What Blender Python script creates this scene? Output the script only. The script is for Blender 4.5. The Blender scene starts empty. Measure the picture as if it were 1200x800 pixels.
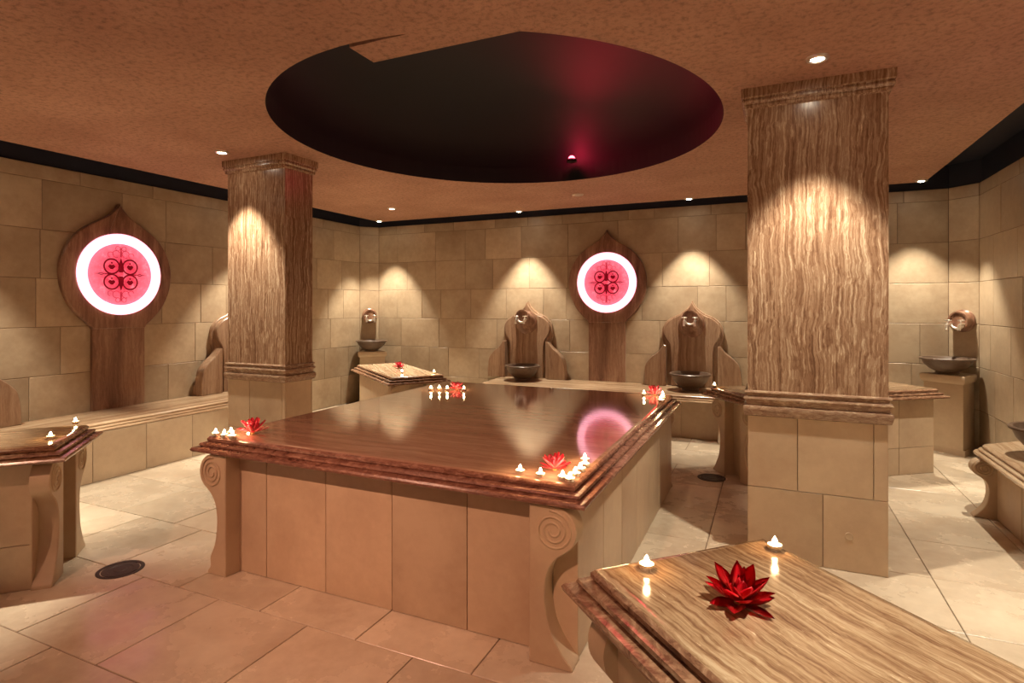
import bpy, bmesh, math, random
from mathutils import Vector, Matrix
random.seed(7)
PI = math.pi
scene = bpy.context.scene
col = scene.collection

# ------------------------------------------------------------------ camera, world, exposure
cam_d = bpy.data.cameras.new('camera')
cam = bpy.data.objects.new('camera', cam_d)
col.objects.link(cam)
cam.location = (0, 0, 1.5)
cam.rotation_euler = (PI / 2, 0, math.radians(24.2))
cam_d.sensor_width = 36.0
cam_d.lens = 36.0 * 671 / 1200
cam_d.shift_y = -41.5 / 1200
cam_d.clip_start = 0.02
scene.camera = cam

world = bpy.data.worlds.new('world')
scene.world = world
world.use_nodes = True
world.node_tree.nodes['Background'].inputs[0].default_value = (0.01, 0.006, 0.004, 1)
world.node_tree.nodes['Background'].inputs[1].default_value = 1.0

scene.view_settings.view_transform = 'Standard'
scene.view_settings.look = 'None'
scene.view_settings.exposure = 0.52
scene.view_settings.gamma = 1.0
scene.view_settings.use_curve_mapping = False

WARM = (1.0, 0.88, 0.69)
ROSY = (1.0, 0.52, 0.34)      # tint of the unseen near wall lamps, added to redden the front
SPOT_W = 190.0          # wall washers over the basins
COLUMN_W = 170.0
SLAB_W = 230.0
CANDLE_W = 0.35
LED_W = 14.0

# ------------------------------------------------------------------ dimensions (metres)
XL, XR, YB, YF = -5.96, 1.97, 7.55, -0.42
CH = 0.21               # chamfer of the far corners
ZS = 2.77               # top of the stone cladding
ZC = 2.80               # dropped ceiling
ZT = 3.02               # dark cove ceiling
CX, CY = (XL + XR) / 2, 3.58
SLAB_Z = 0.76
BENCH_Z = 0.49

# ------------------------------------------------------------------ helpers
def link(o):
    col.objects.link(o)
    return o

def obj(name, bm, mat, parent=None, smooth=False, kind=None, loc=None, rz=0):
    me = bpy.data.meshes.new(name)
    bmesh.ops.recalc_face_normals(bm, faces=bm.faces)
    bm.to_mesh(me)
    bm.free()
    if smooth:
        for p in me.polygons:
            p.use_smooth = True
        if smooth != 'all':
            try:
                me.set_sharp_from_angle(angle=math.radians(38))
            except Exception:
                pass
            for p in me.polygons:                    # level tops and undersides stay dead flat
                if abs(p.normal.z) > 0.999:
                    p.use_smooth = False
    if mat:
        me.materials.append(mat)
    o = link(bpy.data.objects.new(name, me))
    if parent:
        o.parent = parent
    if loc:
        o.location = loc
    o.rotation_euler.z = rz
    if kind:
        o['kind'] = kind
    return o

def tag(o, label, cat, group=None):
    o['label'] = label
    o['category'] = cat
    if group:
        o['group'] = group
    return o

def thing(name, label, cat, loc=(0, 0, 0), rz=0, group=None):
    o = link(bpy.data.objects.new(name, None))
    o.empty_display_size = 0.1
    o.location = loc
    o.rotation_euler.z = rz
    return tag(o, label, cat, group)

def dup(root, loc, rz, label, group=None):
    r = root.copy()
    col.objects.link(r)
    r.location = loc
    r.rotation_euler = (0, 0, rz)
    r['label'] = label
    if group:
        r['group'] = group
    for ch in list(root.children):
        c = ch.copy()
        col.objects.link(c)
        c.parent = r
        for g in list(ch.children):
            d = g.copy()
            col.objects.link(d)
            d.parent = c
    return r

def add_hexa(bm, p):
    v = [bm.verts.new(q) for q in p]
    for f in ((0, 3, 2, 1), (4, 5, 6, 7), (0, 1, 5, 4), (1, 2, 6, 5), (2, 3, 7, 6), (3, 0, 4, 7)):
        bm.faces.new([v[i] for i in f])
    return v

def add_box(bm, x0, x1, y0, y1, z0, z1):
    add_hexa(bm, [(x0, y0, z0), (x1, y0, z0), (x1, y1, z0), (x0, y1, z0),
                  (x0, y0, z1), (x1, y0, z1), (x1, y1, z1), (x0, y1, z1)])

def stone_bm(o, eu, ev, en, w, h, t, ch=0.004):
    """slab w x h with its back at o, growing along en by t, front arris chamfered"""
    o, eu, ev, en = Vector(o), Vector(eu), Vector(ev), Vector(en)
    bm = bmesh.new()
    def ring(i, d):
        return [bm.verts.new(o + eu * a + ev * b + en * d) for a, b in ((i, i), (w - i, i), (w - i, h - i), (i, h - i))]
    r0, r1, r2 = ring(0, 0), ring(0, t - ch), ring(ch, t)
    for a, b in ((r0, r1), (r1, r2)):
        for k in range(4):
            bm.faces.new((a[k], a[(k + 1) % 4], b[(k + 1) % 4], b[k]))
    bm.faces.new(r2)
    bm.faces.new(r0[::-1])
    return bm

def add_lathe(bm, prof, n=32, center=(0, 0, 0), axis='z', closed=False):
    """prof: list of (r, h)"""
    c = Vector(center)
    rings = []
    for r, h in prof:
        if r < 1e-6:
            p = Vector((0, 0, h)) if axis == 'z' else Vector((0, -h, 0))
            rings.append([bm.verts.new(c + p)])
        else:
            ring = []
            for k in range(n):
                a = 2 * PI * k / n
                if axis == 'z':
                    p = Vector((r * math.cos(a), r * math.sin(a), h))
                else:                      # axis pointing to -y (out of a wall)
                    p = Vector((r * math.cos(a), -h, r * math.sin(a)))
                ring.append(bm.verts.new(c + p))
            rings.append(ring)
    for a, b in zip(rings[:-1], rings[1:]):
        for k in range(n):
            k2 = (k + 1) % n
            if len(a) == 1 and len(b) == 1:
                continue
            if len(a) == 1:
                bm.faces.new((a[0], b[k2], b[k]))
            elif len(b) == 1:
                bm.faces.new((a[k], a[k2], b[0]))
            else:
                bm.faces.new((a[k], a[k2], b[k2], b[k]))
    return rings

def add_tube(bm, pts, r, n=8, taper=None):
    pts = [Vector(p) for p in pts]
    prev = None
    side = None
    for i, p in enumerate(pts):
        t = (pts[min(i + 1, len(pts) - 1)] - pts[max(i - 1, 0)]).normalized()
        if side is None:
            ref = Vector((0, 0, 1)) if abs(t.z) < 0.9 else Vector((1, 0, 0))
            side = t.cross(ref).normalized()
        side = (side - t * side.dot(t)).normalized()
        up = t.cross(side)
        rr = r if taper is None else r * taper[i]
        ring = [bm.verts.new(p + side * rr * math.cos(2 * PI * k / n) + up * rr * math.sin(2 * PI * k / n)) for k in range(n)]
        if prev:
            for k in range(n):
                bm.faces.new((prev[k], prev[(k + 1) % n], ring[(k + 1) % n], ring[k]))
        else:
            bm.faces.new(ring[::-1])
        prev = ring
    bm.faces.new(prev)

def catmull(pts, n=5):
    pts = [Vector(p) for p in pts]
    out = []
    for i in range(len(pts) - 1):
        p0, p1, p2, p3 = pts[max(i - 1, 0)], pts[i], pts[i + 1], pts[min(i + 2, len(pts) - 1)]
        for k in range(n):
            t = k / n
            out.append(0.5 * ((2 * p1) + (p2 - p0) * t + (2 * p0 - 5 * p1 + 4 * p2 - p3) * t * t + (3 * p1 - p0 - 3 * p2 + p3) * t ** 3))
    out.append(pts[-1])
    return out

def add_prism(bm, outline, f0, f1, chamfer=0.0):
    """outline: 2D points; f0/f1 map a 2D point to 3D for back and front; small front chamfer"""
    n = len(outline)
    O = [Vector(p) for p in outline]
    area = sum(O[i].x * O[(i + 1) % n].y - O[(i + 1) % n].x * O[i].y for i in range(n))
    s = 1 if area > 0 else -1
    a = [bm.verts.new(f0(p)) for p in O]
    rings = [a]
    if chamfer > 0:
        ins = []
        for i in range(n):
            e1 = (O[i] - O[i - 1]); e2 = (O[(i + 1) % n] - O[i])
            n1 = Vector((-e1.y, e1.x)).normalized() * s
            n2 = Vector((-e2.y, e2.x)).normalized() * s
            m = n1 + n2
            m = m / max(0.5, m.dot(n1)) if m.length > 1e-6 else n1
            ins.append(O[i] + m * chamfer)
        A, B = f0(O[0]), f1(O[0])
        d = (Vector(B) - Vector(A))
        b = [bm.verts.new(Vector(f1(p)) - d.normalized() * chamfer) for p in O]
        c = [bm.verts.new(f1(p)) for p in ins]
        rings += [b, c]
    else:
        rings.append([bm.verts.new(f1(p)) for p in O])
    for r, q in zip(rings[:-1], rings[1:]):
        for i in range(n):
            bm.faces.new((r[i], r[(i + 1) % n], q[(i + 1) % n], q[i]))
    bm.faces.new(rings[-1])
    bm.faces.new(a[::-1])

def offset_poly(poly, d):
    n = len(poly)
    out = []
    for i in range(n):
        p0, p1, p2 = (Vector(poly[i - 1]), Vector(poly[i]), Vector(poly[(i + 1) % n]))
        e1, e2 = (p1 - p0).normalized(), (p2 - p1).normalized()
        n1, n2 = Vector((e1.y, -e1.x)), Vector((e2.y, -e2.x))   # outward for CCW
        m = n1 + n2
        out.append(p1 + m * (d / max(0.35, m.dot(n1))))
    return out

def edge_faces(o, mat):
    """sawn and honed edges of a slab show the stone across its layers"""
    o.data.materials.append(mat)
    zmax = max(v.co.z for v in o.data.vertices)
    for p in o.data.polygons:
        if p.center.z < zmax - 0.006:
            p.material_index = 1
    return o

def moulded_slab(poly, prof):
    """poly CCW outline of the flat top; prof (offset, z) from the top edge down; closed solid"""
    bm = bmesh.new()
    rings = []
    for d, z in prof:
        rings.append([bm.verts.new((p.x, p.y, z)) for p in offset_poly(poly, d)])
    n = len(poly)
    for a, b in zip(rings[:-1], rings[1:]):
        for k in range(n):
            bm.faces.new((a[k], a[(k + 1) % n], b[(k + 1) % n], b[k]))
    bm.faces.new(rings[0])
    bm.faces.new(rings[-1][::-1])
    return bm

def rounded_poly(poly, radii, n=6):
    out = []
    N = len(poly)
    for i in range(N):
        p0, p1, p2 = Vector(poly[i - 1]), Vector(poly[i]), Vector(poly[(i + 1) % N])
        r = radii[i]
        if r <= 0:
            out.append(p1)
            continue
        a, b = p1 + (p0 - p1).normalized() * r, p1 + (p2 - p1).normalized() * r
        for k in range(n + 1):
            t = k / n
            out.append(a * (1 - t) ** 2 + p1 * 2 * t * (1 - t) + b * t * t)
    return out

# ------------------------------------------------------------------ materials
class NT:
    def __init__(self, name):
        self.m = bpy.data.materials.new(name)
        self.m.use_nodes = True
        self.t = self.m.node_tree
        self.b = self.t.nodes['Principled BSDF']
    def n(self, typ, **kw):
        nd = self.t.nodes.new(typ)
        for k, v in kw.items():
            if k.startswith('i_'):
                nd.inputs[k[2:].replace('_', ' ')].default_value = v
            else:
                setattr(nd, k, v)
        return nd
    def l(self, a, b):
        self.t.links.new(a, b)
    def ramp(self, stops, fac):
        r = self.n('ShaderNodeValToRGB')
        e = r.color_ramp.elements
        while len(e) < len(stops):
            e.new(0.5)
        for el, (p, c) in zip(e, stops):
            el.position = p
            el.color = (c[0], c[1], c[2], 1) if len(c) == 3 else c
        self.l(fac, r.inputs[0])
        return r
    def coords(self, per_object=True, scale=(1, 1, 1), rot=(0, 0, 0)):
        tc = self.n('ShaderNodeTexCoord')
        mp = self.n('ShaderNodeMapping')
        mp.inputs['Scale'].default_value = scale
        mp.inputs['Rotation'].default_value = rot
        if per_object:
            oi = self.n('ShaderNodeObjectInfo')
            mul = self.n('ShaderNodeVectorMath', operation='SCALE')
            cmb = self.n('ShaderNodeCombineXYZ')
            self.l(oi.outputs['Random'], cmb.inputs[0]); self.l(oi.outputs['Random'], cmb.inputs[1]); self.l(oi.outputs['Random'], cmb.inputs[2])
            self.l(cmb.outputs[0], mul.inputs[0]); mul.inputs['Scale'].default_value = 37.0
            add = self.n('ShaderNodeVectorMath', operation='ADD')
            self.l(tc.outputs['Object'], add.inputs[0]); self.l(mul.outputs[0], add.inputs[1])
            self.l(add.outputs[0], mp.inputs[0])
        else:
            self.l(tc.outputs['Object'], mp.inputs[0])
        return mp.outputs[0]

def limestone(name, dark, light, rough=0.45, vary=0.18, bump=0.15, stain=0.35, gloss_patch=0.0):
    N = NT(name)
    v = N.coords()
    n1 = N.n('ShaderNodeTexNoise', i_Scale=2.2, i_Detail=6.0, i_Roughness=0.62)
    n2 = N.n('ShaderNodeTexNoise', i_Scale=18.0, i_Detail=5.0, i_Roughness=0.6)
    N.l(v, n1.inputs['Vector']); N.l(v, n2.inputs['Vector'])
    mixf = N.n('ShaderNodeMath', operation='MULTIPLY_ADD')
    N.l(n2.outputs[0], mixf.inputs[0]); mixf.inputs[1].default_value = 0.35; N.l(n1.outputs[0], mixf.inputs[2])
    r = N.ramp([(0.35, dark), (0.62, [(a + b) / 2 for a, b in zip(dark, light)]), (0.85, light)], mixf.outputs[0])
    oi = N.n('ShaderNodeObjectInfo')
    hsv = N.n('ShaderNodeHueSaturation')
    mr = N.n('ShaderNodeMapRange'); mr.inputs[3].default_value = 1 - vary; mr.inputs[4].default_value = 1 + vary * 0.5
    N.l(oi.outputs['Random'], mr.inputs[0]); N.l(mr.outputs[0], hsv.inputs['Value']); N.l(r.outputs[0], hsv.inputs['Color'])
    # brown water stains of their own shape
    n3 = N.n('ShaderNodeTexNoise', i_Scale=1.4, i_Detail=5.0, i_Roughness=0.55)
    N.l(v, n3.inputs['Vector'])
    sr = N.ramp([(0.52, (0, 0, 0)), (0.80, (stain,) * 3)], n3.outputs[0])
    mx = N.n('ShaderNodeMix', data_type='RGBA', blend_type='MULTIPLY')
    N.l(sr.outputs[0], mx.inputs[0]); N.l(hsv.outputs[0], mx.inputs[6]); mx.inputs[7].default_value = (0.62, 0.48, 0.38, 1)
    N.l(mx.outputs[2], N.b.inputs['Base Color'])
    rr = N.n('ShaderNodeMapRange'); rr.inputs[1].default_value = 0.3; rr.inputs[2].default_value = 0.7
    rr.inputs[3].default_value = max(0.05, rough - 0.12 - gloss_patch); rr.inputs[4].default_value = rough + 0.12
    N.l(n1.outputs[0], rr.inputs[0]); N.l(rr.outputs[0], N.b.inputs['Roughness'])
    bp = N.n('ShaderNodeBump'); bp.inputs['Strength'].default_value = bump; bp.inputs['Distance'].default_value = 0.004
    N.l(n2.outputs[0], bp.inputs['Height']); N.l(bp.outputs[0], N.b.inputs['Normal'])
    return N.m

def travertine(name, stops, axis='z', rot=0.0, rough=0.2, pits=True, fine=1.0, coat=0.0, broad=0.38):
    """vein-cut travertine, veins along the given axis (x after rotating by rot about z, or z)"""
    N = NT(name)
    base = N.coords(per_object=False, rot=(0, 0, rot))
    # wobble the veins
    wob = N.n('ShaderNodeTexNoise', i_Scale=2.6, i_Detail=3.0, i_Roughness=0.5)
    N.l(base, wob.inputs['Vector'])
    sub = N.n('ShaderNodeVectorMath', operation='SUBTRACT'); N.l(wob.outputs['Color'], sub.inputs[0]); sub.inputs[1].default_value = (0.5, 0.5, 0.5)
    scl = N.n('ShaderNodeVectorMath', operation='SCALE'); N.l(sub.outputs[0], scl.inputs[0]); scl.inputs['Scale'].default_value = 0.085
    wob2 = N.n('ShaderNodeTexNoise', i_Scale=22.0, i_Detail=2.0)
    N.l(base, wob2.inputs['Vector'])
    sub2 = N.n('ShaderNodeVectorMath', operation='SUBTRACT'); N.l(wob2.outputs['Color'], sub2.inputs[0]); sub2.inputs[1].default_value = (0.5, 0.5, 0.5)
    scl2 = N.n('ShaderNodeVectorMath', operation='SCALE'); N.l(sub2.outputs[0], scl2.inputs[0]); scl2.inputs['Scale'].default_value = 0.012
    a1 = N.n('ShaderNodeVectorMath', operation='ADD'); N.l(base, a1.inputs[0]); N.l(scl.outputs[0], a1.inputs[1])
    a2 = N.n('ShaderNodeVectorMath', operation='ADD'); N.l(a1.outputs[0], a2.inputs[0]); N.l(scl2.outputs[0], a2.inputs[1])
    def stretched(s_along, s_across):
        mp = N.n('ShaderNodeMapping')
        mp.inputs['Scale'].default_value = (s_across, s_across, s_along) if axis == 'z' else (s_along, s_across, s_across)
        N.l(a2.outputs[0], mp.inputs[0])
        return mp.outputs[0]
    nA = N.n('ShaderNodeTexNoise', i_Scale=1.0, i_Detail=6.0, i_Roughness=0.66)
    N.l(stretched(0.7, 26.0 * fine), nA.inputs['Vector'])
    nB = N.n('ShaderNodeTexNoise', i_Scale=1.0, i_Detail=4.0, i_Roughness=0.6)
    N.l(stretched(0.5, 4.5), nB.inputs['Vector'])
    nC = N.n('ShaderNodeTexNoise', i_Scale=1.0, i_Detail=4.0, i_Roughness=0.7)
    N.l(stretched(9.0, 90.0), nC.inputs['Vector'])
    m1 = N.n('ShaderNodeMath', operation='MULTIPLY'); N.l(nA.outputs[0], m1.inputs[0]); m1.inputs[1].default_value = 1.0 - broad
    m2 = N.n('ShaderNodeMath', operation='MULTIPLY_ADD'); N.l(nB.outputs[0], m2.inputs[0]); m2.inputs[1].default_value = broad; N.l(m1.outputs[0], m2.inputs[2])
    m3 = N.n('ShaderNodeMath', operation='MULTIPLY_ADD'); N.l(nC.outputs[0], m3.inputs[0]); m3.inputs[1].default_value = 0.22; N.l(m2.outputs[0], m3.inputs[2])
    r = N.ramp(stops, m3.outputs[0])
    last = r.outputs[0]
    if pits:
        pr = N.ramp([(0.66, (0, 0, 0)), (0.72, (1, 1, 1))], nC.outputs[0])
        mx = N.n('ShaderNodeMix', data_type='RGBA')
        N.l(pr.outputs[0], mx.inputs[0]); N.l(last, mx.inputs[6]); mx.inputs[7].default_value = (0.72, 0.55, 0.36, 1)
        last = mx.outputs[2]
    N.l(last, N.b.inputs['Base Color'])
    N.b.inputs['Roughness'].default_value = rough
    if coat:
        N.b.inputs['Coat Weight'].default_value = coat
        N.b.inputs['Coat Roughness'].default_value = 0.06
    bp = N.n('ShaderNodeBump'); bp.inputs['Strength'].default_value = 0.12; bp.inputs['Distance'].default_value = 0.002
    N.l(m3.outputs[0], bp.inputs['Height']); N.l(bp.outputs[0], N.b.inputs['Normal'])
    return N.m

def breccia(name, stops, rough):
    N = NT(name)
    v = N.coords(per_object=False, scale=(1.0, 1.0, 3.0))
    n1 = N.n('ShaderNodeTexNoise', i_Scale=16.0, i_Detail=7.0, i_Roughness=0.7, i_Distortion=1.2)
    N.l(v, n1.inputs['Vector'])
    r = N.ramp(stops, n1.outputs[0])
    N.l(r.outputs[0], N.b.inputs['Base Color'])
    N.b.inputs['Roughness'].default_value = rough
    bp = N.n('ShaderNodeBump'); bp.inputs['Strength'].default_value = 0.15; bp.inputs['Distance'].default_value = 0.002
    N.l(n1.outputs[0], bp.inputs['Height']); N.l(bp.outputs[0], N.b.inputs['Normal'])
    return N.m

def plain(name, colr, rough=0.5, metal=0.0, emis=None, strength=0.0, noise=0.15, nscale=8.0, bump=0.0):
    N = NT(name)
    v = N.coords()
    n1 = N.n('ShaderNodeTexNoise', i_Scale=nscale, i_Detail=5.0)
    N.l(v, n1.inputs['Vector'])
    lo = [c * (1 - noise) for c in colr]; hi = [min(1, c * (1 + noise)) for c in colr]
    r = N.ramp([(0.3, lo), (0.7, hi)], n1.outputs[0])
    N.l(r.outputs[0], N.b.inputs['Base Color'])
    N.b.inputs['Roughness'].default_value = rough
    N.b.inputs['Metallic'].default_value = metal
    if emis:
        N.b.inputs['Emission Color'].default_value = (*emis, 1)
        N.b.inputs['Emission Strength'].default_value = strength
    if bump:
        bp = N.n('ShaderNodeBump'); bp.inputs['Strength'].default_value = bump; bp.inputs['Distance'].default_value = 0.006
        N.l(n1.outputs[0], bp.inputs['Height']); N.l(bp.outputs[0], N.b.inputs['Normal'])
    return N.m

TRAV_BROWN = [(0.45, (0.18, 0.095, 0.054)), (0.56, (0.28, 0.165, 0.10)), (0.64, (0.36, 0.23, 0.148)), (0.74, (0.46, 0.325, 0.22))]
TRAV_TABLE = [(0.47, (0.11, 0.045, 0.027)), (0.58, (0.22, 0.108, 0.066)), (0.67, (0.32, 0.18, 0.115)), (0.76, (0.42, 0.27, 0.18))]
TRAV_GOLD = [(0.45, (0.28, 0.165, 0.09)), (0.54, (0.40, 0.26, 0.155)), (0.62, (0.51, 0.36, 0.225)), (0.69, (0.60, 0.45, 0.30)), (0.77, (0.68, 0.55, 0.39))]

M = {}
M['wall'] = limestone('limestone_wall', (0.33, 0.235, 0.15), (0.52, 0.41, 0.28), rough=0.42, vary=0.16)
M['grout'] = plain('grout', (0.20, 0.135, 0.085), 0.8)
M['floor'] = limestone('limestone_floor', (0.46, 0.36, 0.26), (0.68, 0.58, 0.44), rough=0.28, vary=0.14, stain=0.35, gloss_patch=0.06)
M['panel'] = limestone('limestone_panel', (0.44, 0.31, 0.205), (0.60, 0.46, 0.31), rough=0.45, vary=0.14)
M['carved'] = limestone('limestone_carved', (0.44, 0.31, 0.205), (0.58, 0.45, 0.30), rough=0.5, vary=0.03, stain=0.15)
TRAV_SHAFT = [(0.47, (0.155, 0.078, 0.044)), (0.56, (0.255, 0.145, 0.086)), (0.62, (0.335, 0.205, 0.126)), (0.68, (0.42, 0.285, 0.185)), (0.75, (0.60, 0.465, 0.32))]
M['shaft'] = travertine('travertine_shaft', TRAV_SHAFT, 'z', rough=0.24, fine=3.0, broad=0.16)
M['board'] = travertine('travertine_board', TRAV_TABLE, 'z', rough=0.28, fine=0.5, pits=False)
M['ogee'] = travertine('travertine_fountain', TRAV_BROWN, 'z', rough=0.28, fine=1.2, pits=False)
TRAV_TOP = [(0.45, (0.25, 0.118, 0.080)), (0.60, (0.34, 0.185, 0.128)), (0.72, (0.42, 0.255, 0.18)), (0.80, (0.47, 0.31, 0.225))]
M['table'] = travertine('travertine_table', TRAV_TOP, 'x', rough=0.065, fine=1.0, pits=False, coat=0.2)
TRAV_SLAB = [(0.46, (0.12, 0.055, 0.028)), (0.54, (0.21, 0.118, 0.064)), (0.61, (0.30, 0.188, 0.106)), (0.68, (0.39, 0.268, 0.16)), (0.77, (0.50, 0.375, 0.24))]
M['slab_a'] = travertine('travertine_slab_rising', TRAV_SLAB, 'x', rot=-PI / 4, rough=0.14, fine=2.6, broad=0.24)
M['slab_b_lit'] = travertine('travertine_slab_lit', TRAV_GOLD, 'x', rot=PI / 4, rough=0.14, fine=1.6, broad=0.24)  # lighter copy of the slab stone, lamp brightness put into its colour
M['slab_b'] = travertine('travertine_slab_falling', TRAV_SLAB, 'x', rot=PI / 4, rough=0.14, fine=2.6, broad=0.24)
M['bench_x'] = travertine('travertine_bench_along', TRAV_GOLD, 'x', rough=0.2, fine=0.6)
M['bench_y'] = travertine('travertine_bench_side', TRAV_GOLD, 'x', rot=PI / 2, rough=0.2, fine=0.6)
M['bowl'] = travertine('stone_bowl', [(0.45, (0.075, 0.045, 0.030)), (0.60, (0.125, 0.080, 0.054)), (0.76, (0.19, 0.13, 0.09))], 'x', rough=0.4, fine=0.8, pits=False)
M['navy'] = plain('navy_paint', (0.010, 0.013, 0.028), 0.6)
M['dome'] = plain('dome_paint', (0.0035, 0.0035, 0.008), 0.62, nscale=3)
M['chrome'] = plain('chrome', (0.95, 0.92, 0.86), 0.32, 1.0, noise=0.03)
M['cup'] = plain('candle_cup', (0.80, 0.78, 0.74), 0.25, 1.0, noise=0.03)
M['wax'] = plain('candle_wax', (0.85, 0.74, 0.58), 0.4, noise=0.03, emis=(1.0, 0.62, 0.30), strength=5.0)  # emission stands in for the flame's light glowing in the wax
M['flame'] = plain('flame', (1, 0.8, 0.5), 0.5, emis=(1.0, 0.72, 0.36), strength=90.0)
M['lamp'] = plain('lamp_glass', (1, 0.95, 0.85), 0.4, emis=(1.0, 0.88, 0.68), strength=60.0)
M['lamp_off'] = plain('lamp_unlit', (0.55, 0.45, 0.36), 0.4)
M['led'] = plain('red_led', (1, 0.05, 0.08), 0.4, emis=(1.0, 0.10, 0.16), strength=7.0)
M['ring'] = plain('neon_ring', (1, 0.7, 0.75), 0.4, emis=(1.0, 0.40, 0.52), strength=1.6, noise=0.02)
M['motif'] = plain('motif_red', (0.22, 0.0, 0.014), 0.5, emis=(1.0, 0.01, 0.05), strength=0.08)
M['motif_pale'] = plain('motif_pink', (0.50, 0.02, 0.06), 0.5, emis=(1.0, 0.08, 0.15), strength=0.2)
M['drain'] = plain('drain_metal', (0.045, 0.030, 0.024), 0.45, 0.6)
M['edge'] = breccia('travertine_sawn_edge', [(0.36, (0.13, 0.050, 0.034)), (0.50, (0.23, 0.105, 0.072)), (0.60, (0.33, 0.17, 0.12)), (0.72, (0.46, 0.29, 0.21))], 0.24)
M['edge_gold'] = breccia('travertine_sawn_edge_brown', [(0.36, (0.12, 0.052, 0.030)), (0.50, (0.24, 0.125, 0.072)), (0.60, (0.34, 0.20, 0.12)), (0.72, (0.48, 0.33, 0.21))], 0.22)
M['edge_pale'] = breccia('travertine_band', [(0.34, (0.22, 0.12, 0.075)), (0.50, (0.33, 0.21, 0.14)), (0.60, (0.45, 0.32, 0.22)), (0.72, (0.60, 0.47, 0.34))], 0.22)
M['core'] = plain('core_mortar', (0.22, 0.15, 0.10), 0.8)

def pane_material():
    N = NT('painted_pane')
    v = N.coords(per_object=False)
    n1 = N.n('ShaderNodeTexNoise', i_Scale=14.0, i_Detail=6.0, i_Roughness=0.7)
    N.l(v, n1.inputs['Vector'])
    r = N.ramp([(0.3, (0.62, 0.015, 0.05)), (0.55, (0.85, 0.07, 0.13)), (0.8, (1.0, 0.32, 0.42))], n1.outputs[0])
    # ring tube's light on the pane is put into its emission, paler towards rim
    tc = N.n('ShaderNodeTexCoord'); sub = N.n('ShaderNodeVectorMath', operation='SUBTRACT'); sub.inputs[1].default_value = (0, 0, 1.815)
    mul = N.n('ShaderNodeVectorMath', operation='MULTIPLY'); mul.inputs[1].default_value = (1, 0, 1)
    ln = N.n('ShaderNodeVectorMath', operation='LENGTH')
    N.l(tc.outputs['Object'], sub.inputs[0]); N.l(sub.outputs[0], mul.inputs[0]); N.l(mul.outputs[0], ln.inputs[0])
    gr = N.ramp([(0.14, (0, 0, 0)), (0.31, (0.55, 0.55, 0.55))], ln.outputs['Value'])
    mx = N.n('ShaderNodeMix', data_type='RGBA'); N.l(gr.outputs[0], mx.inputs[0]); N.l(r.outputs[0], mx.inputs[6]); mx.inputs[7].default_value = (1.0, 0.42, 0.54, 1)
    N.l(r.outputs[0], N.b.inputs['Base Color'])
    N.l(mx.outputs[2], N.b.inputs['Emission Color'])
    N.b.inputs['Emission Strength'].default_value = 0.62
    N.b.inputs['Roughness'].default_value = 0.3
    return N.m
M['pane'] = pane_material()

def stucco_material():
    N = NT('stucco_ceiling')
    v = N.coords(per_object=False)
    n1 = N.n('ShaderNodeTexNoise', i_Scale=1.3, i_Detail=6.0, i_Roughness=0.65)
    n2 = N.n('ShaderNodeTexNoise', i_Scale=30.0, i_Detail=6.0, i_Roughness=0.75)
    N.l(v, n1.inputs['Vector']); N.l(v, n2.inputs['Vector'])
    r = N.ramp([(0.3, (0.46, 0.24, 0.158)), (0.7, (0.62, 0.355, 0.245))], n1.outputs[0])
    pr = N.ramp([(0.34, (0.42, 0.40, 0.38)), (0.52, (1, 1, 1))], n2.outputs[0])  # hollows of the grain coloured darker, their shade put into the colour
    mx = N.n('ShaderNodeMix', data_type='RGBA', blend_type='MULTIPLY'); mx.inputs[0].default_value = 0.8
    N.l(r.outputs[0], mx.inputs[6]); N.l(pr.outputs[0], mx.inputs[7])
    N.l(mx.outputs[2], N.b.inputs['Base Color'])
    N.b.inputs['Roughness'].default_value = 0.7
    bp = N.n('ShaderNodeBump'); bp.inputs['Strength'].default_value = 1.0; bp.inputs['Distance'].default_value = 0.02
    N.l(n2.outputs[0], bp.inputs['Height']); N.l(bp.outputs[0], N.b.inputs['Normal'])
    return N.m
M['stucco'] = stucco_material()

def petal_material(name, base, tip, glow):
    N = NT(name)
    tc = N.n('ShaderNodeTexCoord')
    sp = N.n('ShaderNodeSeparateXYZ'); N.l(tc.outputs['Generated'], sp.inputs[0])
    n1 = N.n('ShaderNodeTexNoise', i_Scale=30.0, i_Detail=4.0); N.l(tc.outputs['Object'], n1.inputs['Vector'])
    ad = N.n('ShaderNodeMath', operation='MULTIPLY_ADD'); N.l(n1.outputs[0], ad.inputs[0]); ad.inputs[1].default_value = 0.4; N.l(sp.outputs[0], ad.inputs[2])
    r = N.ramp([(0.25, base), (0.9, tip)], ad.outputs[0])
    N.l(r.outputs[0], N.b.inputs['Base Color'])
    N.b.inputs['Roughness'].default_value = 0.4
    N.b.inputs['Subsurface Weight'].default_value = glow
    N.b.inputs['Subsurface Radius'].default_value = (0.02, 0.004, 0.004)
    N.b.inputs['Subsurface Scale'].default_value = 0.5
    return N.m
M['petal_red'] = petal_material('petal_red', (0.80, 0.10, 0.07), (0.66, 0.006, 0.016), 0.0)
M['petal_pink'] = petal_material('petal_coral', (0.98, 0.40, 0.34), (0.92, 0.10, 0.17), 0.0)
M['heart'] = plain('flower_heart', (0.75, 0.42, 0.12), 0.6)

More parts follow.
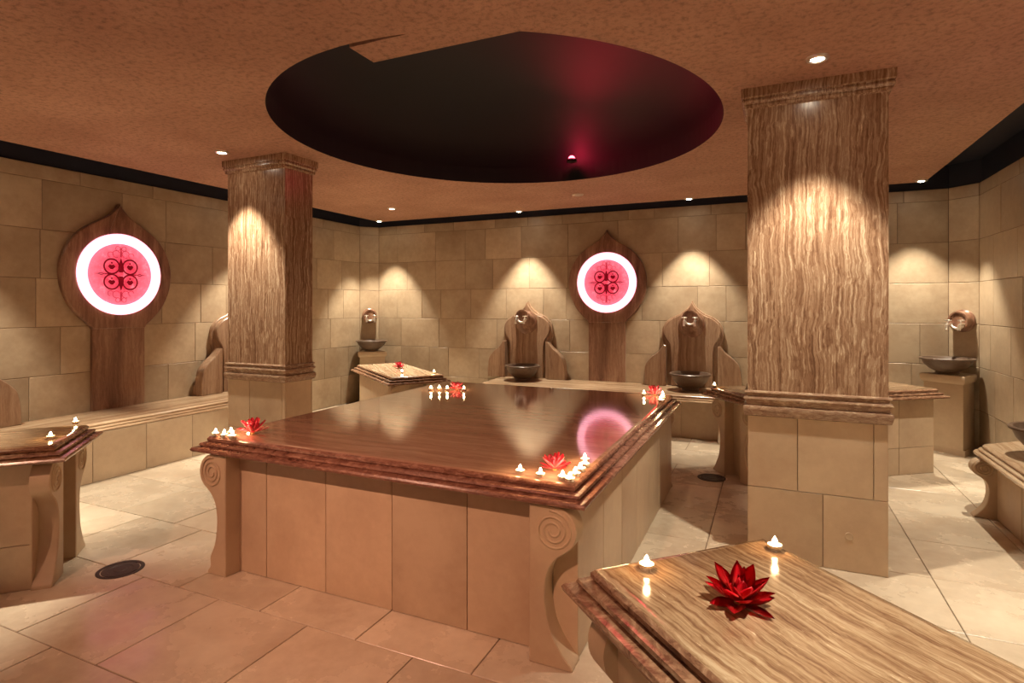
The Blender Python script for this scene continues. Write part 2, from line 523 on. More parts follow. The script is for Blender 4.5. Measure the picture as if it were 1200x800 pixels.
# ------------------------------------------------------------------ setting: floor
fl = bmesh.new()
add_box(fl, XL - 0.1, XR + 0.1, YF - 0.1, YB + 0.1, -0.08, -0.005)
floor = obj('floor', fl, M['grout'], kind='structure')
y = 2.06 - 0.59 * 5
row = 0
while y < YB:
    y1 = min(y + 0.59, YB); y0 = max(y, YF)
    if y1 > y0 + 0.05:
        xs = []
        x = -2.57 - 0.59 * 6 + (0.0 if row % 2 == 0 else 0.28)
        while x < -0.5:
            xs.append(x); x += 0.59
        xs = [q for q in xs if q < -0.6] + [-0.36, 0.23, 0.82, 1.41]
        xs = [XL] + [q for q in xs if XL + 0.1 < q < XR - 0.1] + [XR]
        for a, b in zip(xs[:-1], xs[1:]):
            g = 0.0028
            bm = stone_bm((a + g, y0 + g, -0.02), (1, 0, 0), (0, 1, 0), (0, 0, 1), b - a - 2 * g, y1 - y0 - 2 * g, 0.02 + random.uniform(-0.0008, 0.0008), 0.002)
            obj('floor_tile', bm, M['floor'], floor)
    y += 0.59
    row += 1

# ------------------------------------------------------------------ setting: walls of limestone blocks
COURSES = [0.0, 0.43, 0.87, 1.31, 1.75, 2.19, 2.64, ZS]
def stone_wall(name, p0, p1, out, stones=True, seed=0):
    """p0->p1 along the wall foot; out: unit 2D normal into the room"""
    rnd = random.Random(seed)
    p0, p1, out = Vector(p0), Vector(p1), Vector(out)
    L = (p1 - p0).length
    e = (p1 - p0) / L
    bm = bmesh.new()
    a, b = p0 - out * 0.02 - e * 0.03, p1 - out * 0.02 + e * 0.03
    a2, b2 = p0 - out * 0.14, p1 - out * 0.14
    add_hexa(bm, [(a.x, a.y, 0), (b.x, b.y, 0), (b2.x, b2.y, 0), (a2.x, a2.y, 0),
                  (a.x, a.y, ZT), (b.x, b.y, ZT), (b2.x, b2.y, ZT), (a2.x, a2.y, ZT)])
    w = obj(name, bm, M['navy'], kind='structure')
    mort = bmesh.new()
    q0, q1 = p0 - out * 0.021 - e * 0.012, p1 - out * 0.021 + e * 0.012
    r0, r1 = p0 - out * 0.004 - e * 0.012, p1 - out * 0.004 + e * 0.012
    add_hexa(mort, [(r0.x, r0.y, 0), (r1.x, r1.y, 0), (q1.x, q1.y, 0), (q0.x, q0.y, 0),
                    (r0.x, r0.y, ZS - 0.01), (r1.x, r1.y, ZS - 0.01), (q1.x, q1.y, ZS - 0.01), (q0.x, q0.y, ZS - 0.01)])
    obj('mortar', mort, M['grout'], w)
    for z0, z1 in zip(COURSES[:-1], COURSES[1:]):
        u = 0.0
        cuts = [0.0]
        if L > 1:
            u = rnd.uniform(0.2, 0.6)
            while u < L - 0.2:
                cuts.append(u)
                u += rnd.choice((0.34, 0.46, 0.52, 0.58, 0.70, 0.78))
        cuts.append(L)
        for c0, c1 in zip(cuts[:-1], cuts[1:]):
            g = 0.0022
            o = p0 + e * (c0 + g) - out * 0.02
            bm = stone_bm((o.x, o.y, z0 + g), (e.x, e.y, 0), (0, 0, 1), (out.x, out.y, 0), c1 - c0 - 2 * g, z1 - z0 - 2 * g, 0.02 + rnd.uniform(-0.001, 0.0015), 0.003)
            obj('limestone_block', bm, M['wall'], w)
    return w
S2 = math.sqrt(0.5)
stone_wall('wall_back', (XL + CH, YB), (XR - CH, YB), (0, -1), seed=3)
stone_wall('wall_left', (XL, YF), (XL, YB - CH), (1, 0), seed=11)
stone_wall('wall_right', (XR, YB - CH), (XR, YF), (-1, 0), seed=5)
stone_wall('wall_front', (XR, YF), (XL, YF), (0, 1), seed=8)
stone_wall('wall_back_left', (XL, YB - CH), (XL + CH, YB), (S2, -S2), seed=4)
stone_wall('wall_back_right', (XR - CH, YB), (XR, YB - CH), (-S2, -S2), seed=6)

# ------------------------------------------------------------------ setting: dropped ceiling with the oval opening, cove, dome
EX0, EX1, EY0, EY1 = -5.50, 1.485, -0.10, 7.24
HX, HY, RX, RY = -1.874, 3.96, 1.60, 1.70
def ceiling_bm():
    bm = bmesh.new()
    angs = set(round(2 * PI * k / 120, 6) for k in range(120))
    for cx_, cy_ in ((EX0, EY0), (EX0, EY1), (EX1, EY0), (EX1, EY1)):
        angs.add(round(math.atan2(cy_ - HY, cx_ - HX) % (2 * PI), 6))
    angs = sorted(angs)
    def rect_hit(a):
        dx, dy = math.cos(a), math.sin(a)
        t = 1e9
        for lim, o, d in ((EX1, HX, dx), (EX0, HX, dx), (EY1, HY, dy), (EY0, HY, dy)):
            if abs(d) > 1e-9:
                s = (lim - o) / d
                if s > 0:
                    t = min(t, s)
        return (HX + dx * t, HY + dy * t)
    def ell(a):
        t = 1 / math.sqrt((math.cos(a) / RX) ** 2 + (math.sin(a) / RY) ** 2)
        return (HX + math.cos(a) * t, HY + math.sin(a) * t)
    rings = []
    for f, z in ((ell, ZC + 0.16), (ell, ZC), (rect_hit, ZC), (rect_hit, ZC + 0.16)):
        rings.append([bm.verts.new((*f(a), z)) for a in angs])
    n = len(angs)
    rings.append(rings[0])
    for a, b in zip(rings[:-1], rings[1:]):
        for k in range(n):
            bm.faces.new((a[k], a[(k + 1) % n], b[(k + 1) % n], b[k]))
    return bm
ceil_o = obj('ceiling', ceiling_bm(), M['stucco'], kind='structure')
ceil_o.data.materials.append(M['dome'])
for p in ceil_o.data.polygons:                       # the upstand of the oval opening is painted like the dome
    c = p.center
    if ZC + 0.01 < c.z < ZC + 0.15 and EX0 + 0.2 < c.x < EX1 - 0.2 and EY0 + 0.2 < c.y < EY1 - 0.2:
        p.material_index = 1
cv = bmesh.new()
add_box(cv, XL - 0.1, EX0 + 0.25, YF - 0.1, YB + 0.1, ZT, ZT + 0.05)
add_box(cv, EX1 - 0.25, XR + 0.1, YF - 0.1, YB + 0.1, ZT, ZT + 0.05)
add_box(cv, EX0 + 0.25, EX1 - 0.25, YF - 0.1, EY0 + 0.25, ZT, ZT + 0.05)
add_box(cv, EX0 + 0.25, EX1 - 0.25, EY1 - 0.25, YB + 0.1, ZT, ZT + 0.05)
obj('trim_1', cv, M['navy'], kind='structure')
# closing fascia between dropped ceiling and cove
fs = bmesh.new()
for x0, x1, y0, y1 in ((EX0 + 0.02, EX0 + 0.05, EY0, EY1), (EX1 - 0.05, EX1 - 0.02, EY0, EY1), (EX0, EX1, EY0 + 0.02, EY0 + 0.05), (EX0, EX1, EY1 - 0.05, EY1 - 0.02)):
    add_box(fs, x0, x1, y0, y1, ZC + 0.155, ZT + 0.01)
obj('trim_2', fs, M['navy'], kind='structure')
dm = bmesh.new()
prof = [(1.012, 0.10), (1.012, 0.26)] + [(1.012 * math.cos(t), 0.26 + 0.80 * math.sin(t)) for t in [PI / 2 * k / 14 for k in range(1, 14)]] + [(0, 1.06)]
add_lathe(dm, prof, 96)
for v in dm.verts:
    v.co = Vector((HX + v.co.x * RX, HY + v.co.y * RY, ZC + v.co.z))
obj('ceiling_dome', dm, M['dome'], smooth='all', kind='structure')
pn = bmesh.new()
add_box(pn, -1.93, -0.90, 2.295, 2.49, ZC + 0.002, ZC + 0.03)
obj('ceiling_panel', pn, M['stucco'], kind='structure')

# ------------------------------------------------------------------ lamps
def spot(name, loc, watts, size=66, blend=0.35, color=WARM, target=None, radius=0.02, parent=None):
    d = bpy.data.lights.new(name, 'SPOT')
    d.energy = watts; d.color = color
    d.spot_size = math.radians(size); d.spot_blend = blend
    d.shadow_soft_size = radius
    o = link(bpy.data.objects.new(name, d))
    o.location = loc
    if target is not None:
        v = Vector(target) - Vector(loc)
        o.rotation_euler = v.to_track_quat('-Z', 'Y').to_euler()
    return o

def downlight_proto():
    t = thing('ceiling_downlight', 'x', 'downlight')
    bm = bmesh.new(); add_lathe(bm, [(0.032, 0.0), (0.032, -0.010), (0.042, -0.015), (0.054, -0.010), (0.057, 0.0)], 20)
    obj('bezel', bm, M['chrome'], t, smooth=True)
    bm = bmesh.new(); add_lathe(bm, [(0.0, -0.016), (0.016, -0.015), (0.029, -0.010), (0.032, -0.003)], 16)
    obj('bulb', bm, M['lamp'], t, smooth='all')
    return t
DL = downlight_proto()
dl_used = [False]
def downlight(x, y, label, watts, size=68, blend=0.5, z=ZC, color=WARM, target=None):
    if not dl_used[0]:
        dl_used[0] = True
        o = DL; o.location = (x, y, z); o['label'] = label; o['group'] = 'ceiling downlights'
    else:
        o = dup(DL, (x, y, z), 0, label, 'ceiling downlights')
    tg = target if target else (x, y, 0)
    s = spot('downlight_beam', (x, y, z - 0.03), watts, size, blend, color, target=tg)
    return o
EDGE = 0.06
BX = (CX - 1.13, CX + 1.11)
SY = (CY - 1.43, CY + 1.43)
yb = EY1 - EDGE
downlight(BX[0], yb, 'downlight at the ceiling edge above the back left fountain', SPOT_W)
downlight(BX[1], yb, 'downlight at the ceiling edge above the back right fountain', SPOT_W)
downlight(EX0 + 0.07, EY1 - 0.10, 'downlight at the ceiling corner above the far left corner bowl', SPOT_W)
downlight(EX1 - 0.05, EY1 - 0.10, 'downlight at the ceiling corner above the far right pedestal bowl', SPOT_W)
downlight(EX0 + EDGE, SY[1], 'downlight at the left ceiling edge hidden behind the left column', SPOT_W)
downlight(EX0 + EDGE, SY[0], 'downlight at the left ceiling edge nearest the camera', SPOT_W)
downlight(1.62, SY[1], 'downlight in the dark cove above the bowl on the right bench', SPOT_W, z=ZT)
downlight(1.62, SY[0], 'downlight in the right dark cove nearest the camera', SPOT_W, z=ZT)
downlight(BX[0], EY0 + EDGE, 'added rosy downlight over the wall behind the camera, on the left', SPOT_W * 0.8, 54, 0.9, color=ROSY, target=(BX[0] + 0.6, 2.33, 0.42))  # this pair is added to throw rosy light on the big slab's front
downlight(BX[1], EY0 + EDGE, 'added rosy downlight over the wall behind the camera, on the right', SPOT_W * 0.8, 54, 0.9, color=ROSY, target=(BX[1] - 0.45, 2.33, 0.42))
downlight(0.23, 3.39, 'bright downlight in the ceiling just before the right column', COLUMN_W)
downlight(-4.21, 3.40, 'bright downlight in the ceiling just before the left column', COLUMN_W)
downlight(-4.58, 6.29, 'downlight in the ceiling over the far left slab', SLAB_W * 2.0, target=(-4.2, 5.7, 0.76))
downlight(0.55, 6.29, 'downlight in the ceiling hidden behind the right column', SLAB_W * 0.5)
downlight(-4.58, 0.90, 'downlight in the ceiling over the near left slab', SLAB_W * 1.7)
downlight(0.62, 0.88, 'downlight in the ceiling over the near right slab', SLAB_W)
# unlit fitting between the dome and the back wall
t = thing('unlit_downlight', 'small unlit pale ceiling fitting between the dome and the back wall', 'downlight', (-2.04, 6.41, ZC))
bm = bmesh.new(); add_lathe(bm, [(0.0, -0.006), (0.045, -0.006), (0.055, -0.012), (0.065, -0.008), (0.07, 0.0)], 24)
obj('bezel', bm, M['lamp_off'], t, smooth=True)
bm = bmesh.new(); add_lathe(bm, [(0.0, -0.010), (0.03, -0.010), (0.034, -0.005)], 16)
obj('bulb', bm, M['lamp_off'], t, smooth=True)
# red LED inside the rim of the dome
LX, LY, LZ = -1.83, 5.55, ZC + 0.165
t = thing('red_dome_lamp', 'small red lamp glowing on the inner rim of the dark dome', 'lamp', (LX, LY, LZ))
bm = bmesh.new(); add_lathe(bm, [(0.0, -0.005), (0.05, -0.005), (0.05, 0.02), (0.035, 0.03)], 20); obj('base', bm, M['drain'], t, smooth=True)
bm = bmesh.new(); add_lathe(bm, [(0.035, 0.028), (0.03, 0.045), (0.015, 0.058), (0.0, 0.06)], 16); obj('bulb', bm, M['led'], t, smooth='all')
spot('red_dome_beam', (LX, LY - 0.03, LZ + 0.09), LED_W, 120, 0.8, (1.0, 0.02, 0.06), target=(HX + 0.7, HY - 0.9, ZC + 0.9))
d = bpy.data.lights.new('red_dome_glow', 'POINT'); d.energy = LED_W * 0.22; d.color = (1.0, 0.03, 0.08); d.shadow_soft_size = 0.03
o = link(bpy.data.objects.new('red_dome_glow', d)); o.location = (LX, LY - 0.04, LZ + 0.11)

# ------------------------------------------------------------------ columns
def column(cx, y0, label, w=0.72):
    dp = 0.32
    t = thing('stone_column', label, 'column', (cx, y0 + dp / 2, 0))
    hw, hd = w / 2, dp / 2
    rect = [(-hw, -hd), (hw, -hd), (hw, hd), (-hw, hd)]
    bm = bmesh.new(); add_box(bm, -hw + 0.012, hw - 0.012, -hd + 0.012, hd - 0.012, 0, 0.845)
    obj('plinth_core', bm, M['core'], t)
    # limestone cladding of the plinth
    g = 0.0016
    def face(o, e, n, L, cutsets):
        for (z0, z1), cuts in zip(((0, 0.42), (0.42, 0.845)), cutsets):
            cc = [0] + cuts + [L]
            for a, b in zip(cc[:-1], cc[1:]):
                p = Vector(o) + Vector(e) * (a + g) - Vector(n) * 0.0125
                obj('plinth_stone', stone_bm((p.x, p.y, z0 + g), (*e, 0), (0, 0, 1), (*n, 0), b - a - 2 * g, z1 - z0 - 2 * g, 0.0125, 0.002), M['panel'], t)
    face((-hw, -hd), (1, 0), (0, -1), w, ([0.40], [0.27, 0.65]))
    face((hw, hd), (-1, 0), (0, 1), w, ([0.36], [0.36]))
    face((hw, -hd + 0.0126), (0, 1), (1, 0), dp - 0.0252, ([], []))
    face((-hw, hd - 0.0126), (0, -1), (-1, 0), dp - 0.0252, ([], []))
    prof = [(0.001, 0.996), (0.014, 0.993), (0.017, 0.985), (0.005, 0.974), (0.004, 0.961), (0.018, 0.958), (0.021, 0.947), (0.007, 0.934), (0.004, 0.908), (0.021, 0.903), (0.024, 0.888), (0.020, 0.868), (0.014, 0.848), (0.0, 0.842)]
    obj('band_moulding', moulded_slab(rect, prof), M['edge_pale'], t, smooth=True)
    bm = bmesh.new(); add_box(bm, -hw, hw, -hd, hd, 0.99, 2.70)
    obj('shaft', bm, M['shaft'], t)
    prof = [(0.050, ZC), (0.048, ZC - 0.052), (0.034, ZC - 0.058), (0.034, ZC - 0.064), (0.042, ZC - 0.070), (0.042, ZC - 0.080), (0.030, ZC - 0.088), (0.020, ZC - 0.092), (0.026, ZC - 0.100), (0.022, ZC - 0.112), (0.0, ZC - 0.120)]
    obj('capital_moulding', moulded_slab(rect, [(d * 0.7, z) for d, z in prof]), M['shaft'], t, smooth=True)
    return t
colR = column(0.24, 3.73, 'brown travertine column on a limestone plinth, the large right one')
colL = column(-4.11, 3.66, 'brown travertine column on a limestone plinth, smaller one behind left end of big slab', 0.69)
bm = bmesh.new(); add_lathe(bm, [(0.0, 0.003), (0.014, 0.003), (0.020, 0.004), (0.022, 0.0)], 20, (0.17, -0.1605, 0.20), 'y')
obj('plug', bm, M['panel'], colR, smooth=True)['label'] = 'small round filled hole'

# ------------------------------------------------------------------ slabs with volute brackets
TOP_PROF = [(-0.030, 0.0), (-0.010, -0.004), (0.0, -0.014), (0.0, -0.026), (-0.006, -0.032), (0.010, -0.034), (0.026, -0.038), (0.030, -0.047), (0.024, -0.055), (0.036, -0.058), (0.056, -0.061), (0.062, -0.070), (0.058, -0.081), (0.040, -0.084), (0.0, -0.084)]
def prof_at(z, s=1.0):
    return [(d, z + h * s) for d, h in TOP_PROF]

VOL = [(0, 0), (0.190, 0.0), (0.186, 0.018), (0.160, 0.045), (0.120, 0.10), (0.090, 0.16), (0.074, 0.23), (0.068, 0.30), (0.074, 0.365), (0.095, 0.42), (0.135, 0.468)]
def volute(root, o, eu, et, h, thick=0.10, su=1.0, foot=1.0, bold=0.75):
    """o: inner lower back corner (2D); eu outward; et front normal; h height"""
    o, eu, et = Vector(o), Vector(eu).normalized(), Vector(et).normalized()
    s = h / 0.672
    pts = catmull([(u * (foot if z < 0.1 else 1), z) for u, z in VOL[1:]], 3)
    c = Vector((0.107, 0.568)); r = 0.101
    arc = [c + Vector((math.cos(a), math.sin(a))) * r for a in [math.radians(q) for q in range(-56, 96, 11)]]
    out = [Vector((0, 0))] + [Vector(p) for p in pts[:-1]] + arc + [Vector((0, 0.672))]
    out = [Vector((p.x * su, p.y * s)) for p in out]
    def at(p, d):
        q = o + eu * p.x + et * d
        return Vector((q.x, q.y, p.y))
    bm = bmesh.new()
    add_prism(bm, out, lambda p: at(p, 0), lambda p: at(p, thick), 0.004)
    b = obj('volute_bracket', bm, M['carved'], root, smooth=True)
    bm = bmesh.new()
    sp = []
    for k in range(46):
        a = math.radians(100) - 2 * PI * 2.8 * k / 45
        rr = 0.084 * (1 - 0.82 * k / 45)
        p = Vector(((c.x + math.cos(a) * rr) * su, (c.y + math.sin(a) * rr) * s))
        sp.append(at(p, thick + 0.001))
    add_tube(bm, sp, 0.0075 * bold * (su + s) / 2, 6)
    obj('spiral', bm, M['carved'], b, smooth='all')
    return b

def panels(root, p0, p1, n, z0, z1, w, rows=None, first=0.0, mat='panel', name='side_panel'):
    p0, p1, n = Vector(p0), Vector(p1), Vector(n).normalized()
    L = (p1 - p0).length
    e = (p1 - p0) / L
    cuts = [0.0]
    u = first if first > 0.02 else w
    while u < L - 0.08:
        cuts.append(u); u += w
    cuts.append(L)
    rows = rows or [z0, z1]
    g = 0.0018
    for a, b in zip(cuts[:-1], cuts[1:]):
        for c0, c1 in zip(rows[:-1], rows[1:]):
            q = p0 + e * (a + g) - n * 0.014
            obj(name, stone_bm((q.x, q.y, c0 + g), (e.x, e.y, 0), (0, 0, 1), (n.x, n.y, 0), b - a - 2 * g, c1 - c0 - 2 * g, 0.014 + random.uniform(-0.0008, 0.0008), 0.002), M[mat], root)

# --- the big central slab
TX0, TX1, TY0, TY1 = -2.925, -0.74, 2.33, 4.86
TC = Vector(((TX0 + TX1) / 2, (TY0 + TY1) / 2))
T = thing('heated_slab', 'large polished brown marble slab on pale panelled base, in the middle of the room', 'slab', (TC.x, TC.y, 0))
hx, hy = (TX1 - TX0) / 2, (TY1 - TY0) / 2
bm = bmesh.new(); add_box(bm, -hx + 0.013, hx - 0.013, -hy + 0.013, hy - 0.013, 0, 0.678)
obj('base_core', bm, M['core'], T)
panels(T, (-hx, -hy), (hx, -hy), (0, -1), 0, 0.676, 0.42, first=0.39)
panels(T, (hx, -hy), (hx, hy), (1, 0), 0, 0.676, 0.385, first=0.41)
panels(T, (hx, hy), (-hx, hy), (0, 1), 0, 0.676, 0.42, first=0.39)
panels(T, (-hx, hy), (-hx, -hy), (-1, 0), 0, 0.676, 0.385, first=0.41)
ex, ey0, ey1 = hx + 0.005, -hy - 0.06, hy + 0.055
edge_faces(obj('slab_top', moulded_slab([(-ex, ey0), (ex, ey0), (ex, ey1), (-ex, ey1)], prof_at(SLAB_Z)), M['table'], T, smooth=True), M['edge'])
for sx in (-1, 1):
    volute(T, (sx * (hx - 0.185), -hy), (sx, 0), (0, -1), 0.672, 0.095, foot=1.0 if sx > 0 else 0.75)
    volute(T, (sx * (hx - 0.185), hy), (sx, 0), (0, 1), 0.672, 0.05)

# --- the four diagonal corner slabs
def corner_slab(tipL, tipR, length, mat, label):
    """tipL, tipR: the two corners of the flat top at the free end (seen from the slab looking to its tip)"""
    a, b = Vector(tipL), Vector(tipR)
    mid = (a + b) / 2
    w = (b - a).length
    across = (b - a) / w
    fwd = Vector((-across.y, across.x))          # from root towards the tip (left normal of across)
    t = thing('massage_slab', label, 'slab', (mid.x, mid.y, 0))
    hw = w / 2 + 0.03
    outer = [-across * hw - fwd * length, across * hw - fwd * length, across * hw + fwd * 0.03, -across * hw + fwd * 0.03]
    edge_faces(obj('slab_top', moulded_slab(outer, prof_at(SLAB_Z)), M[mat], t, smooth=True), M['edge_gold'])
    bw = w / 2 + 0.005
    tip = fwd * -0.075
    back = -fwd * (length - 0.02)
    c = [back - across * bw, back + across * bw, tip + across * bw, tip - across * bw]
    i = [back - across * (bw - .013) + fwd * .013, back + across * (bw - .013) + fwd * .013, tip + across * (bw - .013) - fwd * .013, tip - across * (bw - .013) - fwd * .013]
    bm = bmesh.new()
    add_hexa(bm, [(p.x, p.y, 0) for p in i] + [(p.x, p.y, 0.678) for p in i])
    obj('base_core', bm, M['core'], t)
    rows = [0, 0.24, 0.676]
    panels(t, c[1], c[2], across, 0, 0.676, 0.55, rows)
    panels(t, c[3], c[0], -across, 0, 0.676, 0.55, rows, first=0.3)
    panels(t, c[2], c[3], fwd, 0, 0.676, 2.0)
    panels(t, c[0], c[1], -fwd, 0, 0.676, 2.0)
    for sg in (-1, 1):
        volute(t, tip + across * sg * (bw - 0.165), across * sg, fwd, 0.672, 0.09, foot=0.95)
    return t
corner_slab((-0.42, 1.57), (-0.02, 1.97), 1.75, 'slab_b', 'brown veined marble slab at the bottom right, nearest the camera')
corner_slab((-3.90, 2.15), (-3.51, 1.78), 2.35, 'slab_a', 'brown marble slab cut by the left edge of the photo')
corner_slab((-0.12, 5.13), (-0.45, 5.555), 1.88, 'slab_a', 'diagonal marble slab behind the right column')
corner_slab((-3.27, 5.36), (-3.58, 4.95), 1.45, 'slab_b_lit', 'small diagonal marble slab in the far left corner')

# --- low benches along the walls
def bench(name, poly, radii, base, ends, mat, label, n, pw):
    """poly CCW outline of flat top, base: (p0, p1) front line of the body, ends: brackets"""
    cx_ = sum(p[0] for p in poly) / 4; cy_ = sum(p[1] for p in poly) / 4
    o = Vector((cx_, cy_))
    t = thing(name, label, 'bench', (cx_, cy_, 0))
    P = rounded_poly([Vector(p) - o for p in poly], radii)
    obj('bench_top', moulded_slab(P, [(d * 0.85, z) for d, z in prof_at(BENCH_Z, 0.85)]), M[mat], t, smooth=True)
    p0, p1 = Vector(base[0]) - o, Vector(base[1]) - o
    nn = Vector(n)
    dep = base[2]
    e = (p1 - p0).normalized()
    q = [p0 + e * .013 - nn * .013, p1 - e * .013 - nn * .013, p1 - e * .013 - nn * dep, p0 + e * .013 - nn * dep]
    bm = bmesh.new(); add_hexa(bm, [(v.x, v.y, 0) for v in q] + [(v.x, v.y, BENCH_Z - 0.07) for v in q])
    obj('base_core', bm, M['core'], t)
    panels(t, p0, p1, n, 0, BENCH_Z - 0.071, pw)
    panels(t, p0 - nn * dep, p0 - nn * 0.015, -e, 0, BENCH_Z - 0.071, 2)
    panels(t, p1 - nn * 0.015, p1 - nn * dep, e, 0, BENCH_Z - 0.071, 2)
    volute(t, p0 - nn * 0.004, n, e, BENCH_Z - 0.074, 0.075, su=0.72, foot=1.0, bold=1.7)
    volute(t, p1 - nn * 0.004, n, -e, BENCH_Z - 0.074, 0.075, su=0.72, foot=1.0, bold=1.7)
    return t
W = 0.012
bench('wall_bench', [(-3.48, 6.70), (-0.36, 6.70), (-0.36, YB - W), (-3.52, YB - W)], [0.12, 0.12, 0, 0], ((-3.42, 6.75), (-0.44, 6.75), YB - 6.75 - W), None, 'bench_x', 'long low marble bench along the back wall under two fountains', (0, -1), 0.5)
bench('wall_bench', [(XL + W, 1.55), (-5.28, 1.95), (-5.28, 5.21), (XL + W, 5.61)], [0, 0.06, 0.06, 0], ((-5.23, 2.05), (-5.23, 5.11), 0.73 - W), None, 'bench_y', 'long low marble bench along the left wall, passing behind the left column', (1, 0), 0.46)
bench('wall_bench', [(1.415, 1.95), (XR - W, 1.55), (XR - W, 5.70), (1.415, 5.25)], [0.06, 0, 0, 0.06], ((1.46, 5.14), (1.46, 2.05), 0.51 - W), None, 'bench_y', 'low marble bench cut by the right edge of the photo, with a scrolled foot', (-1, 0), 0.5)

# ------------------------------------------------------------------ wall fountains (local frame: wall plane y=0, room towards -y)
def mirror(half):
    pts = [Vector(p) for p in half]
    return pts + [Vector((-p.x, p.y)) for p in reversed(pts) if abs(p.x) > 1e-6]
def wallplate(outline, y0, y1, ch):
    bm = bmesh.new()
    add_prism(bm, outline, lambda p: Vector((p.x, -y0, p.y)), lambda p: Vector((p.x, -y1, p.y)), ch)
    return bm
def spout_parts(t, z=1.355, p=0.16, flare=0.0, drop=0.0):
    bm = bmesh.new()
    add_lathe(bm, [(0.118, 0.0), (0.118, 0.02), (0.104, 0.03), (0.102, p - 0.012), (0.098, p), (0.082, p), (0.078, p - 0.012), (0.0, p - 0.012)], 40, (0, 0, z), 'y')
    for v in bm.verts:                        # flared boss: wider and lower where it meets the wall
        k = 1 - min(1.0, -v.co.y / p)
        v.co.x *= 1 + flare * k
        v.co.z = z + (v.co.z - z) * (1 + flare * k) - drop * k
    s = obj('spout_boss', bm, M['board'], t, smooth=True)
    bm = bmesh.new()
    arc = [(0.062 * math.cos(a), -(p + 0.004), z - 0.03 + 0.05 * math.sin(a)) for a in [math.radians(q) for q in range(200, 341, 14)]]
    add_tube(bm, arc, 0.014, 8)
    obj('chrome_lip', bm, M['chrome'], t, smooth='all')
    for sx in (-1, 1):
        bm = bmesh.new()
        x = sx * 0.062
        add_tube(bm, [(x, -(p - 0.014), z - 0.035), (x, -(p + 0.05), z - 0.035), (x, -(p + 0.068), z - 0.042), (x, -(p + 0.074), z - 0.060), (x, -(p + 0.074), z - 0.095)], 0.014, 8)
        add_lathe(bm, [(0.0, -0.1), (0.015, -0.1), (0.015, -0.085), (0.010, -0.08)], 10, (x, -(p + 0.074), z), 'z')
        tp = obj('tap', bm, M['chrome'], t, smooth=True)
        bm = bmesh.new()
        add_tube(bm, [(x, -(p + 0.045), z - 0.03), (x, -(p + 0.045), z + 0.002)], 0.007, 8)
        add_tube(bm, [(x - 0.032, -(p + 0.045), z + 0.004), (x + 0.032, -(p + 0.045), z + 0.004)], 0.0075, 8)
        obj('tap_handle', bm, M['chrome'], tp, smooth=True)
    return s

def make_fountain():
    t = thing('wall_fountain', 'x', 'fountain')
    zb = BENCH_Z + 0.001
    back = catmull([(0, 1.57), (0.045, 1.49), (0.145, 1.405), (0.245, 1.36), (0.326, 1.295), (0.367, 1.21), (0.372, 1.10), (0.345, 1.0)], 4) + [Vector((0.335, zb))]
    obj('back_plate', wallplate(mirror(back), 0.0, 0.045, 0.005), M['ogee'], t, smooth=True)
    front = catmull([(0, 1.55), (0.04, 1.475), (0.135, 1.39), (0.235, 1.345), (0.312, 1.28), (0.345, 1.20), (0.325, 1.11), (0.275, 1.03), (0.257, 0.95), (0.25, 0.8)], 4) + [Vector((0.25, zb))]
    obj('front_plate', wallplate(mirror(front), 0.0452, 0.105, 0.006), M['ogee'], t, smooth=True)
    wing = [Vector((0.31, zb)), Vector((0.585, zb)), Vector((0.582, 0.62))] + catmull([(0.572, 0.70), (0.548, 0.785), (0.48, 0.86), (0.40, 0.925), (0.335, 1.01)], 4) + [Vector((0.31, 1.0))]
    for sx in (1, -1):
        w = [Vector((p.x * sx, p.y)) for p in wing]
        bm = bmesh.new()
        add_prism(bm, w, lambda p: Vector((p.x, -(0.0458 if abs(p.x) < 0.372 else 0.0), p.y)) if False else Vector((p.x, -0.046, p.y)), lambda p: Vector((p.x, -0.16, p.y)), 0.006)
        obj('wing', bm, M['ogee'], t, smooth=True)
    bm = bmesh.new()
    # thin packing behind the wings so that they meet the wall
    add_box(bm, 0.40, 0.575, -0.0455, 0.0, zb, 0.60)
    obj('wing_backing', bm, M['ogee'], t)
    bm = bmesh.new()
    add_box(bm, -0.575, -0.40, -0.0455, 0.0, zb, 0.60)
    obj('wing_backing', bm, M['ogee'], t)
    s = spout_parts(t, flare=0.38, drop=0.085)
    for c in t.children:
        if c.name.split('.')[0] in ('spout_boss', 'chrome_lip', 'tap'):
            c.location.y = -0.105
    return t
F = make_fountain()
G = 'wall fountains over the benches'
F.location = (BX[1], YB, 0); F['label'] = 'ogee marble wall fountain on the back wall, right of the red disc'; F['group'] = G
dup(F, (BX[0], YB, 0), 0, 'ogee marble wall fountain on the back wall, left of the red disc', G)
dup(F, (XL, SY[1], 0), PI / 2, 'marble wall fountain half hidden behind the left column', G)
dup(F, (XL, SY[0], 0), PI / 2, 'marble wall fountain on the left wall, only a corner showing at the left edge', G)


def make_bowl():
    t = thing('stone_bowl', 'x', 'bowl')
    bm = bmesh.new()
    add_lathe(bm, [(0.0, 0.0), (0.095, 0.0), (0.105, 0.012), (0.098, 0.03), (0.15, 0.065), (0.200, 0.125), (0.222, 0.180), (0.240, 0.186), (0.242, 0.200), (0.232, 0.208), (0.216, 0.204), (0.190, 0.140), (0.14, 0.085), (0.07, 0.058), (0.0, 0.052)], 48)
    obj('basin', bm, M['bowl'], t, smooth=True)
    bm = bmesh.new()
    add_lathe(bm, [(0.0, 0.0), (0.012, 0.0), (0.016, 0.003), (0.018, 0.0)], 14, (0, 0, 0.0535))
    obj('plug_hole', bm, M['chrome'], t, smooth=True)
    return t
B = make_bowl()
GB = 'stone bowls under the fountains'
def place_bowl(x, y, z, label, first=[True]):
    if first[0]:
        first[0] = False
        B.location = (x, y, z); B['label'] = label; B['group'] = GB
        return B
    return dup(B, (x, y, z), 0, label, GB)
